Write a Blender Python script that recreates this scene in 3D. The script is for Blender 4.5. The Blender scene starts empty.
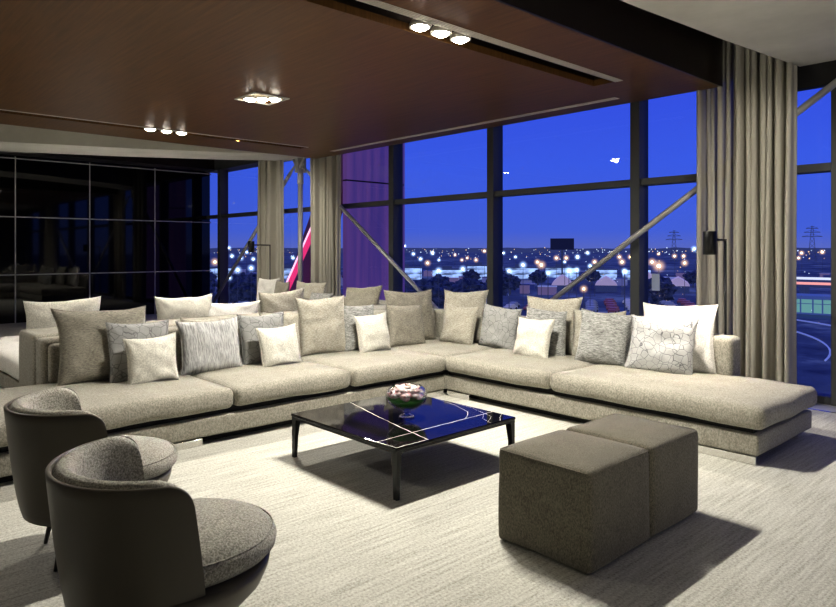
import bpy, bmesh, math, random
from math import sin, cos, pi, radians
from mathutils import Vector, Matrix, noise
S = bpy.context.scene
COL = S.collection
rnd = random.Random(7)

# ------------------------------------------------------------------ materials
def newmat(name):
    m = bpy.data.materials.new(name); m.use_nodes = True
    nt = m.node_tree; b = nt.nodes['Principled BSDF']
    return m, nt, b
def N(nt, t, **kw):
    n = nt.nodes.new(t)
    for k, v in kw.items():
        if k in n.inputs: n.inputs[k].default_value = v
        else: setattr(n, k, v)
    return n
def simple(name, col, rough=.5, metal=0., spec=.5, emit=None, es=0.):
    m, nt, b = newmat(name)
    b.inputs['Base Color'].default_value = (*col, 1); b.inputs['Roughness'].default_value = rough
    b.inputs['Metallic'].default_value = metal; b.inputs['Specular IOR Level'].default_value = spec
    if emit: b.inputs['Emission Color'].default_value = (*emit, 1); b.inputs['Emission Strength'].default_value = es
    return m
def emis(name, col, s):
    m, nt, b = newmat(name); nt.nodes.remove(b)
    e = N(nt, 'ShaderNodeEmission'); e.inputs['Color'].default_value = (*col, 1); e.inputs['Strength'].default_value = s
    nt.links.new(e.outputs[0], nt.nodes['Material Output'].inputs[0]); return m
def ramp(nt, fac, stops):
    r = nt.nodes.new('ShaderNodeValToRGB'); cr = r.color_ramp
    while len(cr.elements) < len(stops): cr.elements.new(.5)
    for e, (p, c) in zip(cr.elements, stops): e.position = p; e.color = (*c, 1)
    nt.links.new(fac, r.inputs[0]); return r.outputs[0]
def fabric(name, c1, c2, scale=260., bump=.25, stretch=(1, 1, 1), rough=.95, coarse=9., sheen=.15):
    """woven cloth: fine thread noise, soft blotches, bump"""
    m, nt, b = newmat(name); L = nt.links.new
    tc = N(nt, 'ShaderNodeTexCoord'); mp = N(nt, 'ShaderNodeMapping'); mp.inputs['Scale'].default_value = stretch
    L(tc.outputs['Object'], mp.inputs[0])
    n1 = N(nt, 'ShaderNodeTexNoise', Scale=scale*.85, Detail=3., Roughness=.8); L(mp.outputs[0], n1.inputs['Vector'])
    n2 = N(nt, 'ShaderNodeTexNoise', Scale=coarse, Detail=4.); L(tc.outputs['Object'], n2.inputs['Vector'])
    mx = N(nt, 'ShaderNodeMath', operation='MULTIPLY_ADD'); mx.inputs[1].default_value = .12
    L(n2.outputs[0], mx.inputs[0]); 
    m2 = N(nt, 'ShaderNodeMath', operation='MULTIPLY'); m2.inputs[1].default_value = .88
    L(n1.outputs[0], m2.inputs[0]); L(m2.outputs[0], mx.inputs[2])
    L(ramp(nt, mx.outputs[0], [(.40, tuple(x*.8 for x in c1)), (.60, tuple(min(.9, x*1.06) for x in c2))]), b.inputs['Base Color'])
    bp = N(nt, 'ShaderNodeBump'); bp.inputs['Strength'].default_value = bump; bp.inputs['Distance'].default_value = .004
    L(n1.outputs[0], bp.inputs['Height']); L(bp.outputs[0], b.inputs['Normal'])
    b.inputs['Roughness'].default_value = rough; b.inputs['Specular IOR Level'].default_value = .15
    b.inputs['Sheen Weight'].default_value = sheen
    return m
def cracklefabric(name, base, line, scale=14., width=.035):
    m, nt, b = newmat(name); L = nt.links.new
    tc = N(nt, 'ShaderNodeTexCoord'); nz = N(nt, 'ShaderNodeTexNoise', Scale=7.)
    L(tc.outputs['Object'], nz.inputs['Vector'])
    mixv = N(nt, 'ShaderNodeVectorMath', operation='MULTIPLY_ADD'); mixv.inputs[1].default_value = (.07, .07, .07)
    L(nz.outputs['Color'], mixv.inputs[0]); L(tc.outputs['Object'], mixv.inputs[2])
    v = N(nt, 'ShaderNodeTexVoronoi', feature='DISTANCE_TO_EDGE', Scale=scale); L(mixv.outputs[0], v.inputs['Vector'])
    fine = N(nt, 'ShaderNodeTexNoise', Scale=230.); L(tc.outputs['Object'], fine.inputs['Vector'])
    cb = ramp(nt, fine.outputs[0], [(.35, tuple(x*.86 for x in base)), (.65, base)])
    mk = ramp(nt, v.outputs['Distance'], [(0., (1, 1, 1)), (width, (0, 0, 0))])
    mx = N(nt, 'ShaderNodeMix', data_type='RGBA'); L(mk, mx.inputs[0]); L(cb, mx.inputs[6]); mx.inputs[7].default_value = (*line, 1)
    L(mx.outputs[2], b.inputs['Base Color']); b.inputs['Roughness'].default_value = .9; b.inputs['Specular IOR Level'].default_value = .2
    bp = N(nt, 'ShaderNodeBump'); bp.inputs['Strength'].default_value = .35; bp.inputs['Distance'].default_value = .006
    L(mk, bp.inputs['Height']); bp.invert = True; L(bp.outputs[0], b.inputs['Normal'])
    return m
def streakfabric(name, base, dark, st=(60, 6, 6)):
    m, nt, b = newmat(name); L = nt.links.new
    tc = N(nt, 'ShaderNodeTexCoord'); mp = N(nt, 'ShaderNodeMapping'); mp.inputs['Scale'].default_value = st
    L(tc.outputs['Object'], mp.inputs[0])
    n1 = N(nt, 'ShaderNodeTexNoise', Scale=2., Detail=5., Roughness=.7); L(mp.outputs[0], n1.inputs['Vector'])
    L(ramp(nt, n1.outputs[0], [(.4, dark), (.58, base)]), b.inputs['Base Color'])
    b.inputs['Roughness'].default_value = .85
    bp = N(nt, 'ShaderNodeBump'); bp.inputs['Strength'].default_value = .2; bp.inputs['Distance'].default_value = .004
    L(n1.outputs[0], bp.inputs['Height']); L(bp.outputs[0], b.inputs['Normal'])
    return m

M = {}
M['sofa'] = fabric('sofa linen', (.265, .248, .203), (.375, .355, .297), 110, .45, (1, 1, .7))
M['sofa_shadow'] = simple('painted sofa shade', (.012, .011, .010), .9)  # near-black stand-in for shade under and between sofa parts
M['beige'] = fabric('beige linen', (.325, .303, .247), (.465, .44, .37), 90, .45, (.6, .6, 2.6))
M['taupe'] = fabric('taupe linen', (.21, .195, .157), (.325, .302, .247), 90, .45, (.6, .6, 2.6))
M['cream'] = fabric('cream velvet', (.56, .54, .47), (.68, .66, .58), 120, .3, (1, 1, 1), .8)
M['white'] = fabric('white linen', (.66, .64, .58), (.82, .80, .75), 150, .2)
M['grey'] = fabric('grey linen', (.16, .16, .15), (.42, .42, .395), 70, .45, (.35, 1, 3))
M['greyquilt'] = cracklefabric('grey quilted cloth', (.34, .34, .325), (.13, .13, .13), 15, .045)
M['crackle'] = cracklefabric('white crackle cloth', (.50, .50, .485), (.11, .11, .12), 17, .045)
M['streak'] = streakfabric('silver streaked cloth', (.50, .50, .48), (.24, .24, .235))
M['boucle'] = fabric('boucle', (.25, .238, .20), (.50, .48, .415), 150, .9)
M['leather'] = simple('taupe leather', (.095, .082, .060), .42, 0, .45)
M['ottoman'] = fabric('ottoman weave', (.115, .104, .076), (.195, .178, .136), 200, .5, (1, 1, .5))
M['ottoman_top'] = M['ottoman']
M['curtain'] = simple('curtain cloth', (.45, .425, .355), .85, 0, .2)
M['chrome'] = simple('polished steel', (.75, .74, .72), .18, 1)
M['steel'] = simple('painted steel tube', (.46, .455, .43), .4, .2)
M['black_metal'] = simple('black metal', (.012, .012, .012), .38, .4)
M['frame'] = simple('window frame', (.075, .078, .075), .5, .1)
M['dark'] = simple('dark void', (.006, .005, .005), .6)
M['fascia'] = simple('dark wood fascia', (.010, .006, .005), .3)
M['bulb'] = emis('lit lamp', (1, .93, .80), 60)
M['trimwhite'] = simple('white lamp trim', (.75, .73, .68), .5)
M['wall'] = simple('wall paint', (.10, .095, .085), .8)
M['vent'] = simple('vent metal', (.62, .58, .50), .5, .1)

def wood():
    m, nt, b = newmat('veneer ceiling'); L = nt.links.new
    tc = N(nt, 'ShaderNodeTexCoord'); mp = N(nt, 'ShaderNodeMapping'); mp.inputs['Scale'].default_value = (.6, 14, 1)
    L(tc.outputs['Object'], mp.inputs[0])
    n = N(nt, 'ShaderNodeTexNoise', Scale=2.5, Detail=6., Roughness=.6); L(mp.outputs[0], n.inputs['Vector'])
    L(ramp(nt, n.outputs[0], [(.3, (.098, .044, .010)), (.7, (.172, .080, .022))]), b.inputs['Base Color'])
    b.inputs['Roughness'].default_value = .42; b.inputs['Specular IOR Level'].default_value = .35
    return m
M['wood'] = wood()
def concrete():
    m, nt, b = newmat('raw concrete'); L = nt.links.new
    tc = N(nt, 'ShaderNodeTexCoord')
    n = N(nt, 'ShaderNodeTexNoise', Scale=1.6, Detail=8., Roughness=.6); L(tc.outputs['Object'], n.inputs['Vector'])
    L(ramp(nt, n.outputs[0], [(.3, (.50, .485, .42)), (.7, (.62, .60, .53))]), b.inputs['Base Color'])
    bp = N(nt, 'ShaderNodeBump'); bp.inputs['Strength'].default_value = .15; L(n.outputs[0], bp.inputs['Height']); L(bp.outputs[0], b.inputs['Normal'])
    b.inputs['Roughness'].default_value = .85
    return m
M['concrete'] = concrete()
def carpet():
    m, nt, b = newmat('woven carpet'); L = nt.links.new
    tc = N(nt, 'ShaderNodeTexCoord')
    mp = N(nt, 'ShaderNodeMapping'); mp.inputs['Scale'].default_value = (34, 1.6, 1); L(tc.outputs['Object'], mp.inputs[0])
    a = N(nt, 'ShaderNodeTexNoise', Scale=1.6, Detail=3.); L(mp.outputs[0], a.inputs['Vector'])
    f = N(nt, 'ShaderNodeTexNoise', Scale=75., Detail=4., Roughness=.8); L(tc.outputs['Object'], f.inputs['Vector'])
    ad = N(nt, 'ShaderNodeMath', operation='MULTIPLY_ADD'); ad.inputs[1].default_value = .3
    L(a.outputs[0], ad.inputs[0]); hf = N(nt, 'ShaderNodeMath', operation='MULTIPLY'); hf.inputs[1].default_value = .7
    L(f.outputs[0], hf.inputs[0]); L(hf.outputs[0], ad.inputs[2])
    L(ramp(nt, ad.outputs[0], [(.38, (.31, .30, .255)), (.5, (.50, .49, .435)), (.62, (.645, .64, .58))]), b.inputs['Base Color'])
    bp = N(nt, 'ShaderNodeBump'); bp.inputs['Strength'].default_value = .6; bp.inputs['Distance'].default_value = .006
    L(ad.outputs[0], bp.inputs['Height']); L(bp.outputs[0], b.inputs['Normal'])
    b.inputs['Roughness'].default_value = .95; b.inputs['Specular IOR Level'].default_value = .1
    return m
M['carpet'] = carpet()
def blackglass():
    m, nt, b = newmat('black glass'); b.inputs['Base Color'].default_value = (.0015, .0015, .0016, 1)
    b.inputs['Roughness'].default_value = .04; b.inputs['IOR'].default_value = 1.5; b.inputs['Specular IOR Level'].default_value = .5
    return m
M['blackglass'] = blackglass()
def pane():
    m, nt, b = newmat('window glass'); nt.nodes.remove(b); L = nt.links.new
    t = N(nt, 'ShaderNodeBsdfTransparent'); t.inputs[0].default_value = (.93, .95, 1, 1)
    g = N(nt, 'ShaderNodeBsdfGlossy'); g.inputs['Roughness'].default_value = .0
    fr = N(nt, 'ShaderNodeFresnel', IOR=1.45)
    mx = N(nt, 'ShaderNodeMixShader'); L(fr.outputs[0], mx.inputs[0]); L(t.outputs[0], mx.inputs[1]); L(g.outputs[0], mx.inputs[2])
    L(mx.outputs[0], nt.nodes['Material Output'].inputs[0]); return m
M['pane'] = pane()
def clearglass():
    m, nt, b = newmat('bowl glass'); nt.nodes.remove(b); L = nt.links.new
    t = N(nt, 'ShaderNodeBsdfTransparent'); t.inputs[0].default_value = (.93, .93, .96, 1)
    g = N(nt, 'ShaderNodeBsdfGlossy'); g.inputs['Roughness'].default_value = .03
    fr = N(nt, 'ShaderNodeLayerWeight', Blend=.25)
    mx = N(nt, 'ShaderNodeMixShader'); L(fr.outputs['Facing'], mx.inputs[0]); L(t.outputs[0], mx.inputs[1]); L(g.outputs[0], mx.inputs[2])
    L(mx.outputs[0], nt.nodes['Material Output'].inputs[0]); return m
M['bowlglass'] = clearglass()
def sheer():
    m, nt, b = newmat('sheer cloth'); nt.nodes.remove(b); L = nt.links.new
    t = N(nt, 'ShaderNodeBsdfTransparent'); d = N(nt, 'ShaderNodeBsdfDiffuse'); d.inputs[0].default_value = (.50, .47, .40, 1)
    mx = N(nt, 'ShaderNodeMixShader'); mx.inputs[0].default_value = .78
    L(t.outputs[0], mx.inputs[1]); L(d.outputs[0], mx.inputs[2]); L(mx.outputs[0], nt.nodes['Material Output'].inputs[0]); return m
M['sheer'] = sheer()

# ------------------------------------------------------------------ helpers
def link(name, bm, mat, parent=None, smooth=False, loc=None, rz=0):
    me = bpy.data.meshes.new(name)
    if name != 'pane': bmesh.ops.recalc_face_normals(bm, faces=bm.faces)
    if smooth:
        for f in bm.faces: f.smooth = True
    bm.to_mesh(me); bm.free()
    for m in (mat if isinstance(mat, (list, tuple)) else [mat]): me.materials.append(m)
    o = bpy.data.objects.new(name, me); COL.objects.link(o)
    if parent: o.parent = parent
    if loc: o.location = loc
    if rz: o.rotation_euler = (0, 0, rz)
    return o
def tag(o, label, cat, group=None, kind=None):
    o['label'] = label; o['category'] = cat
    if group: o['group'] = group
    if kind: o['kind'] = kind
    return o
def struct(o, label=None):
    o['kind'] = 'structure'
    if label: o['label'] = label
    return o
def thing(name, label, cat, loc=(0, 0, 0), rz=0, group=None):
    o = bpy.data.objects.new(name, None); COL.objects.link(o)
    o.location = loc; o.rotation_euler = (0, 0, rz); o.empty_display_size = .1
    return tag(o, label, cat, group)
def copy_tree(o, parent=None):
    c = o.copy(); COL.objects.link(c)
    if parent: c.parent = parent
    for ch in list(o.children): copy_tree(ch, c)
    return c
def box(bm, x0, x1, y0, y1, z0, z1, mi=0):
    vs = [bm.verts.new((x, y, z)) for z in (z0, z1) for x, y in ((x0, y0), (x1, y0), (x1, y1), (x0, y1))]
    for q in ((3, 2, 1, 0), (4, 5, 6, 7), (0, 1, 5, 4), (1, 2, 6, 5), (2, 3, 7, 6), (3, 0, 4, 7)):
        f = bm.faces.new([vs[i] for i in q]); f.material_index = mi
def bevbox(x0, x1, y0, y1, z0, z1, r=.01, seg=2):
    bm = bmesh.new(); box(bm, x0, x1, y0, y1, z0, z1)
    bmesh.ops.bevel(bm, geom=bm.edges[:], offset=r, segments=seg, profile=.5, affect='EDGES'); return bm
def samples(half, r, n):
    e = [0, .12*r, .35*r, .65*r, r]
    a = [-half+x for x in e]; inner = half-r
    mid = [-inner+2*inner*i/n for i in range(1, n)]
    return a+mid+[-x for x in reversed(a)]
def rbox(sx, sy, sz, r=.05, n=10, crown=0., crownb=0., wob=0., seed=0, ws=3.):
    """soft upholstered block centred on the origin, with rounded edges, crowned top and slight waviness"""
    bm = bmesh.new(); H = (sx/2, sy/2, sz/2); SS = [samples(h, min(r, h*.98), n if h > .12 else 3) for h in H]
    def put(p):
        q = []
        for i in range(3):
            lim = H[i]-min(r, H[i]*.98); q.append(max(-lim, min(lim, p[i])))
        d = Vector(p)-Vector(q)
        if d.length > 1e-9: p = Vector(q)+d.normalized()*min(r, max(abs(d.x), abs(d.y), abs(d.z)) if False else r)
        p = Vector(p); u, v = p.x/H[0], p.y/H[1]
        k = max(0, 1-abs(u)**4)*max(0, 1-abs(v)**4)
        if p.z > 0: p.z += crown*k*(p.z/H[2])
        kx = max(0, 1-abs(u)**4)*max(0, 1-(p.z/H[2])**2)
        ky = max(0, 1-abs(v)**4)*max(0, 1-(p.z/H[2])**2)
        p.y += crownb*kx*v; p.x += crownb*ky*u
        if wob:
            w = noise.noise_vector(p*ws+Vector((seed, seed*1.7, 0)))*wob
            p += w
        return p
    for ax in range(3):
        a, b = [(1, 2), (2, 0), (0, 1)][ax]
        for s in (-1, 1):
            g = []
            for t in SS[a]:
                row = []
                for w in SS[b]:
                    p = [0, 0, 0]; p[ax] = s*H[ax]; p[a] = t; p[b] = w
                    row.append(bm.verts.new(put(p)))
                g.append(row)
            for i in range(len(g)-1):
                for j in range(len(g[0])-1):
                    bm.faces.new((g[i][j], g[i+1][j], g[i+1][j+1], g[i][j+1]))
    bmesh.ops.remove_doubles(bm, verts=bm.verts, dist=.0004)
    return bm
def softblock(name, x0, x1, y0, y1, z0, z1, mat, parent, **kw):
    bm = rbox(x1-x0, y1-y0, z1-z0, **kw)
    return link(name, bm, mat, parent, True, ((x0+x1)/2, (y0+y1)/2, (z0+z1)/2))
def tube(bm, p0, p1, r0, r1=None, n=12, caps=True):
    p0, p1 = Vector(p0), Vector(p1); r1 = r0 if r1 is None else r1
    d = (p1-p0).normalized(); u = d.orthogonal().normalized(); v = d.cross(u)
    R = []
    for p, r in ((p0, r0), (p1, r1)):
        R.append([bm.verts.new(p+u*cos(2*pi*i/n)*r+v*sin(2*pi*i/n)*r) for i in range(n)])
    for i in range(n): bm.faces.new((R[0][i], R[0][(i+1) % n], R[1][(i+1) % n], R[1][i]))
    if caps: bm.faces.new(R[0][::-1]); bm.faces.new(R[1])
def path_tube(bm, pts, r, n=8, closed=False):
    pts = [Vector(p) for p in pts]; R = []
    m = len(pts)
    for i, p in enumerate(pts):
        a = pts[(i-1) % m] if (closed or i > 0) else p; b = pts[(i+1) % m] if (closed or i < m-1) else p
        d = (b-a).normalized(); u = d.cross(Vector((0, .31, .95))).normalized(); v = d.cross(u)
        R.append([bm.verts.new(p+u*cos(2*pi*k/n)*r+v*sin(2*pi*k/n)*r) for k in range(n)])
    for i in range(m if closed else m-1):
        A, B = R[i], R[(i+1) % m]
        for k in range(n): bm.faces.new((A[k], A[(k+1) % n], B[(k+1) % n], B[k]))
def lathe(bm, prof, n=32):
    R = []
    for r, z in prof:
        R.append([bm.verts.new((r*cos(2*pi*i/n), r*sin(2*pi*i/n), z)) for i in range(n)] if r > 1e-5 else [bm.verts.new((0, 0, z))])
    for A, B in zip(R, R[1:]):
        for i in range(n):
            j = (i+1) % n
            if len(A) == 1 and len(B) == 1: continue
            if len(A) == 1: bm.faces.new((A[0], B[i], B[j]))
            elif len(B) == 1: bm.faces.new((A[i], A[j], B[0]))
            else: bm.faces.new((A[i], A[j], B[j], B[i]))
def prism(bm, pts, z0, z1):
    a = [bm.verts.new((x, y, z0)) for x, y in pts]; b = [bm.verts.new((x, y, z1)) for x, y in pts]
    bm.faces.new(a[::-1]); bm.faces.new(b); n = len(pts)
    for i in range(n): bm.faces.new((a[i], a[(i+1) % n], b[(i+1) % n], b[i]))

# ------------------------------------------------------------------ room shell
WY = 7.5                       # glass line
WX = -15.7                     # black glass wall
bm = bmesh.new(); box(bm, WX-.2, 3.2, -3.4, 7.0, -.12, 0)
struct(link('floor', bm, M['carpet']), 'pale beige woven carpet floor')
bm = bmesh.new(); box(bm, WX-.2, 3.2, 7.0, 7.72, -.12, -.004)
struct(link('trim_1', bm, simple('pale stone strip', (.42, .42, .42), .45)), 'pale stone strip along the foot of the glazing')
bm = bmesh.new(); box(bm, WX-.2, 3.2, 6.965, 7.0, 0, .004)
struct(link('trim_2', bm, M['chrome']), 'thin metal edge between carpet and stone strip')
# upper ceiling (dark void over everything)
bm = bmesh.new(); box(bm, WX-.2, 3.2, -3.4, 7.72, 4.0, 4.1)
struct(link('ceiling', bm, M['dark']), 'dark upper ceiling')
bm = bmesh.new(); box(bm, 3.0, 3.2, -3.4, 7.72, 0, 4); struct(link('wall_right', bm, M['wall']))
bm = bmesh.new(); box(bm, WX, 3.0, -3.4, -3.2, 0, 4); struct(link('wall_front', bm, M['wall']))
# wood veneer dropped ceiling panel with two slots cut by building it from strips
ZP = 3.19
def strips(x0, x1, y0, y1, holes):
    xs = sorted({x0, x1, *[h[0] for h in holes], *[h[1] for h in holes]}); ys = sorted({y0, y1, *[h[2] for h in holes], *[h[3] for h in holes]})
    bm = bmesh.new()
    for a, b in zip(xs, xs[1:]):
        for c, d in zip(ys, ys[1:]):
            mx, my = (a+b)/2, (c+d)/2
            if any(h[0] < mx < h[1] and h[2] < my < h[3] for h in holes): continue
            box(bm, a, b, c, d, ZP, ZP+.06)
    bmesh.ops.remove_doubles(bm, verts=bm.verts, dist=.0005); return bm
H1 = (-3.85, -3.60, -1.0, 6.0); H2 = (-9.52, -9.32, -1.0, 6.1); H3 = (-6.86, -6.46, 3.56, 3.96)
pan = link('ceiling_panel', strips(-10.35, -2.975, -2.6, 6.97, [H1, H2, H3]), M['wood'])
struct(pan, 'dark reddish wood veneer dropped ceiling')
def channel(h, depth, name, matn):
    bm = bmesh.new(); x0, x1, y0, y1 = h; z0, z1 = ZP+.06, ZP+depth
    box(bm, x0-.02, x0, y0, y1, z0, z1); box(bm, x1, x1+.02, y0, y1, z0, z1); box(bm, x0, x1, y0-.02, y0, z0, z1); box(bm, x0, x1, y1, y1+.02, z0, z1)
    box(bm, x0-.02, x1+.02, y0-.02, y1+.02, z1, z1+.02)
    return link(name, bm, matn, pan)
channel(H1, .22, 'light_slot', M['fascia']); channel(H2, .22, 'light_slot', M['fascia']); channel(H3, .16, 'light_slot', M['trimwhite'])
bm = bmesh.new()
box(bm, -2.975, -2.95, -2.6, 6.99, ZP-.002, 4.0); box(bm, -10.38, -2.975, 6.97, 6.99, ZP+.0, 4.0); box(bm, -10.38, -10.35, -2.6, 6.97, ZP, 4.0)
struct(link('trim_3', bm, M['fascia']), 'black fascia closing the edge of the wood ceiling')
# slim lip of lighter wood on the window edge of the panel
bm = bmesh.new()
for k, (x0, x1) in enumerate(((-3.598, -3.584), (-3.574, -3.560), (-3.550, -3.536), (-3.526, -3.512))): box(bm, x0, x1, -1, 6.0, ZP-.006, ZP)
v = link('ceiling_vent', bm, M['vent']); tag(v, 'long slim slatted air vent beside the lit slot of three lamps', 'vent')
bm = bmesh.new()
for y in (6.60, 6.635, 6.67): box(bm, -9.4, -3.96, y, y+.022, ZP-.006, ZP)
v = link('ceiling_vent', bm, M['vent']); tag(v, 'long slim slatted air vent along the window edge of the wood ceiling', 'vent')
bm = bmesh.new(); box(bm, -9.315, -9.285, -1, 6.1, ZP-.006, ZP)
v = link('ceiling_vent', bm, M['trimwhite']); tag(v, 'long white metal strip by the far slot of the wood ceiling', 'vent')
# concrete slabs
bm = bmesh.new(); prism(bm, [(-2.85, -3.2), (3.0, -3.2), (3.0, 7.3), (-2.27, 7.3), (-2.29, 7.2), (-2.439, 5.806), (-2.542, 4.58), (-2.75, 1.5)], 3.3, 3.98)
struct(link('ceiling_slab', bm, M['concrete']), 'pale raw concrete ceiling near the camera')
bm = bmesh.new(); prism(bm, [(-12.7, 2.2), (-10.42, 2.0), (-10.42, 7.28), (-10.9, 7.28)], 3.6, 3.98)
edge = [(-15.4, -.5), (-14.142, 2.637), (-13.335, 4.477), (-12.379, 6.275), (-11.612, 7.28)]
inner = [(x+1.45-.09*i, y) for i, (x, y) in enumerate(edge)]
bm2 = bmesh.new(); bmesh.ops.delete(bm2, geom=[], context='VERTS'); bm2.free()
prism(bm, edge+[(-10.42, 7.28), (-10.42, -.5)], 3.62, 3.98)
prism(bm, [(x-.0, y) for x, y in edge]+inner[::-1], 3.3, 3.62)
struct(link('ceiling_beam', bm, M['concrete']), 'pale concrete soffit and downstand beam at the far end')
# dark dropped part over black wall
bm = bmesh.new(); prism(bm, [(WX, -3.2), (WX+.9, -3.2), (WX+.5, 7.3), (WX, 7.3)], 3.44, 3.98)
struct(link('trim_4', bm, M['fascia']), 'dark bulkhead above the black glass wall')
# black glass wall with pale joints
bm = bmesh.new(); box(bm, WX-.2, WX, -3.2, 7.42, 0, 4.0)
wl = struct(link('wall_left', bm, M['blackglass']), 'glossy black glass panelled wall')
bm = bmesh.new()
Ys = [6.06-1.43*i for i in range(7)]
for y in Ys: box(bm, WX, WX+.004, y-.011, y+.011, 0, 3.42)
for z in (.99, 2.18, 3.38): box(bm, WX, WX+.004, -3.2, 7.45, z-.011, z+.011)
link('joint_grid', bm, simple('panel joints', (.55, .54, .5), .4, .3), wl)

# glazing: one window bay at a time
mull = [-14.92, -12.80, -10.72, -8.56, -6.344, -4.06, -1.93, .2, 2.4]
MW = .12
edges = [WX]+mull+[3.0]
for i in range(len(edges)-1):
    x0, x1 = edges[i], edges[i+1]
    w = thing('window_%d' % (i+1), 'tall glazed bay', 'window'); del w['category']; struct(w)
    bm = bmesh.new(); vs = [bm.verts.new(p) for p in ((x0, 7.42, .06), (x1, 7.42, .06), (x1, 7.42, 2.27), (x0, 7.42, 2.27))]; bm.faces.new(vs)
    link('pane', bm, M['pane'], w)
    bm = bmesh.new(); vs = [bm.verts.new(p) for p in ((x0, 7.42, 2.35), (x1, 7.42, 2.35), (x1, 7.42, 3.42), (x0, 7.42, 3.42))]; bm.faces.new(vs)
    link('pane', bm, M['pane'], w)
    if i < len(mull):
        link('mullion', bevbox(x1-MW, x1, 7.3, 7.52, 0, 3.5, .004, 1), M['frame'], w)
    link('transom', bevbox(x0+(.0 if i else 0), x1-MW, 7.33, 7.5, 2.27, 2.35, .004, 1), M['frame'], w)
    link('sill', bevbox(x0, x1-MW, 7.33, 7.5, 0, .07, .004, 1), M['frame'], w)
bm = bmesh.new(); box(bm, WX, 3.0, 7.3, 7.72, 3.42, 4.0); struct(link('wall_back', bm, M['frame']), 'dark head beam over the glazing')
bm = bmesh.new(); box(bm, -2.42, 3.0, 7.2, 7.3, 3.08, 3.31); struct(link('trim_5', bm, M['dark']), 'dark beam over the right-hand glazing')

# ------------------------------------------------------------------ structural braces
def brace(name, label, a, b, r=.045, ends=True):
    t = thing(name, label, 'brace', (0, 0, 0))
    a, b = Vector(a), Vector(b); d = (b-a).normalized()
    bm = bmesh.new(); tube(bm, a+d*.3, b-d*.3, r, n=16); link('tube', bm, M['steel'], t, True)
    bm = bmesh.new(); tube(bm, a, a+d*.3, r*.45, r, 16); link('tapered_end', bm, M['steel'], t, True)
    bm = bmesh.new(); tube(bm, b-d*.3, b, r, r*.45, 16); link('tapered_end', bm, M['steel'], t, True)
    return t
BY = 7.17
brace('diagonal_brace', 'grey steel brace rising to the right across the window behind the corner sofa', (-6.42, BY+.02, .03), (-1.72, BY+.02, 3.26), .034)
brace('diagonal_brace', 'grey steel brace falling to the right beside the purple glass', (-11.0, BY-.06, 3.10), (-6.60, BY+.02, .05), .034)
brace('diagonal_brace', 'grey steel brace falling to the left behind the floor lamp at the far window', (-11.41, BY, 3.17), (-15.2, BY, .08), .036)
t = thing('steel_column', 'slim pale steel column with a bolted node at its top between two curtains', 'column', (-11.236, BY+.02, 0))
bm = bmesh.new(); tube(bm, (0, 0, 0), (0, 0, 2.8), .05, n=16); link('shaft', bm, M['steel'], t, True)
bm = bmesh.new(); tube(bm, (0, 0, 2.8), (0, 0, 3.1), .065, .05, 16); link('collar', bm, M['steel'], t, True)
bm = bmesh.new()
box(bm, -.14, .14, -.02, .02, 3.1, 3.42); box(bm, -.05, .05, -.10, .10, 3.02, 3.42)
for s in (-1, 1):
    tube(bm, (s*.05, -.04, 3.12), (s*.20, -.04, 3.30), .035, .02, 10)
link('node_plate', bm, M['steel'], t)

# ------------------------------------------------------------------ curtains
def curtain(name, label, x0, x1, y, z1, folds, amp, mat, seed=0, z0=.02):
    r = random.Random(seed); wd = [r.uniform(.55, 1.6) for _ in range(folds)]; T = sum(wd); e = [0]
    for q in wd: e.append(e[-1]+q/T)
    am = [r.uniform(.45, 1.2) for _ in range(folds)]; per = 16; rows = 16; bm = bmesh.new(); G = []
    for j in range(rows+1):
        h_ = j/rows; z = z0+(z1-z0)*h_; row = []
        for i in range(folds*per+1):
            k = min(i//per, folds-1); w = (i-k*per)/per; t = e[k]+(e[k+1]-e[k])*w
            prof = (.5-.5*cos(2*pi*w))**.8                  # each fold bulges toward the room
            a = amp*am[k]*(1+.25*sin(seed+k*2.1+h_*3)); sway = .010*sin(k*1.7+h_*4.+seed)+.02*(1-h_)*sin(k*2.9+seed)
            row.append(bm.verts.new((x0+(x1-x0)*t+sway+.012*sin(4*pi*w), y+amp*.5-2*a*prof, z)))
        G.append(row)
    for j in range(rows):
        for i in range(folds*per): bm.faces.new((G[j][i], G[j][i+1], G[j+1][i+1], G[j+1][i]))
    o = link(name, bm, mat, None, True); tag(o, label, 'curtain')
    md = o.modifiers.new('thick', 'SOLIDIFY'); md.thickness = .004
    return o
curtain('curtain', 'wide taupe floor-length curtain bunched behind the right end of the sofa', -2.87, -2.30, 7.08, 3.95, 9, .075, M['curtain'], 3)
curtain('curtain', 'thinner paler curtain panel hanging left of the wide taupe curtain', -3.235, -2.88, 7.10, 3.95, 5, .06, M['sheer'], 5)
curtain('curtain', 'taupe floor-length curtain left of the slim steel column', -12.52, -11.64, 7.03, 3.9, 8, .065, M['curtain'], 8)
curtain('curtain', 'taupe floor-length curtain beside the purple glass', -10.66, -9.80, 7.10, 3.9, 8, .055, M['curtain'], 11)

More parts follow.
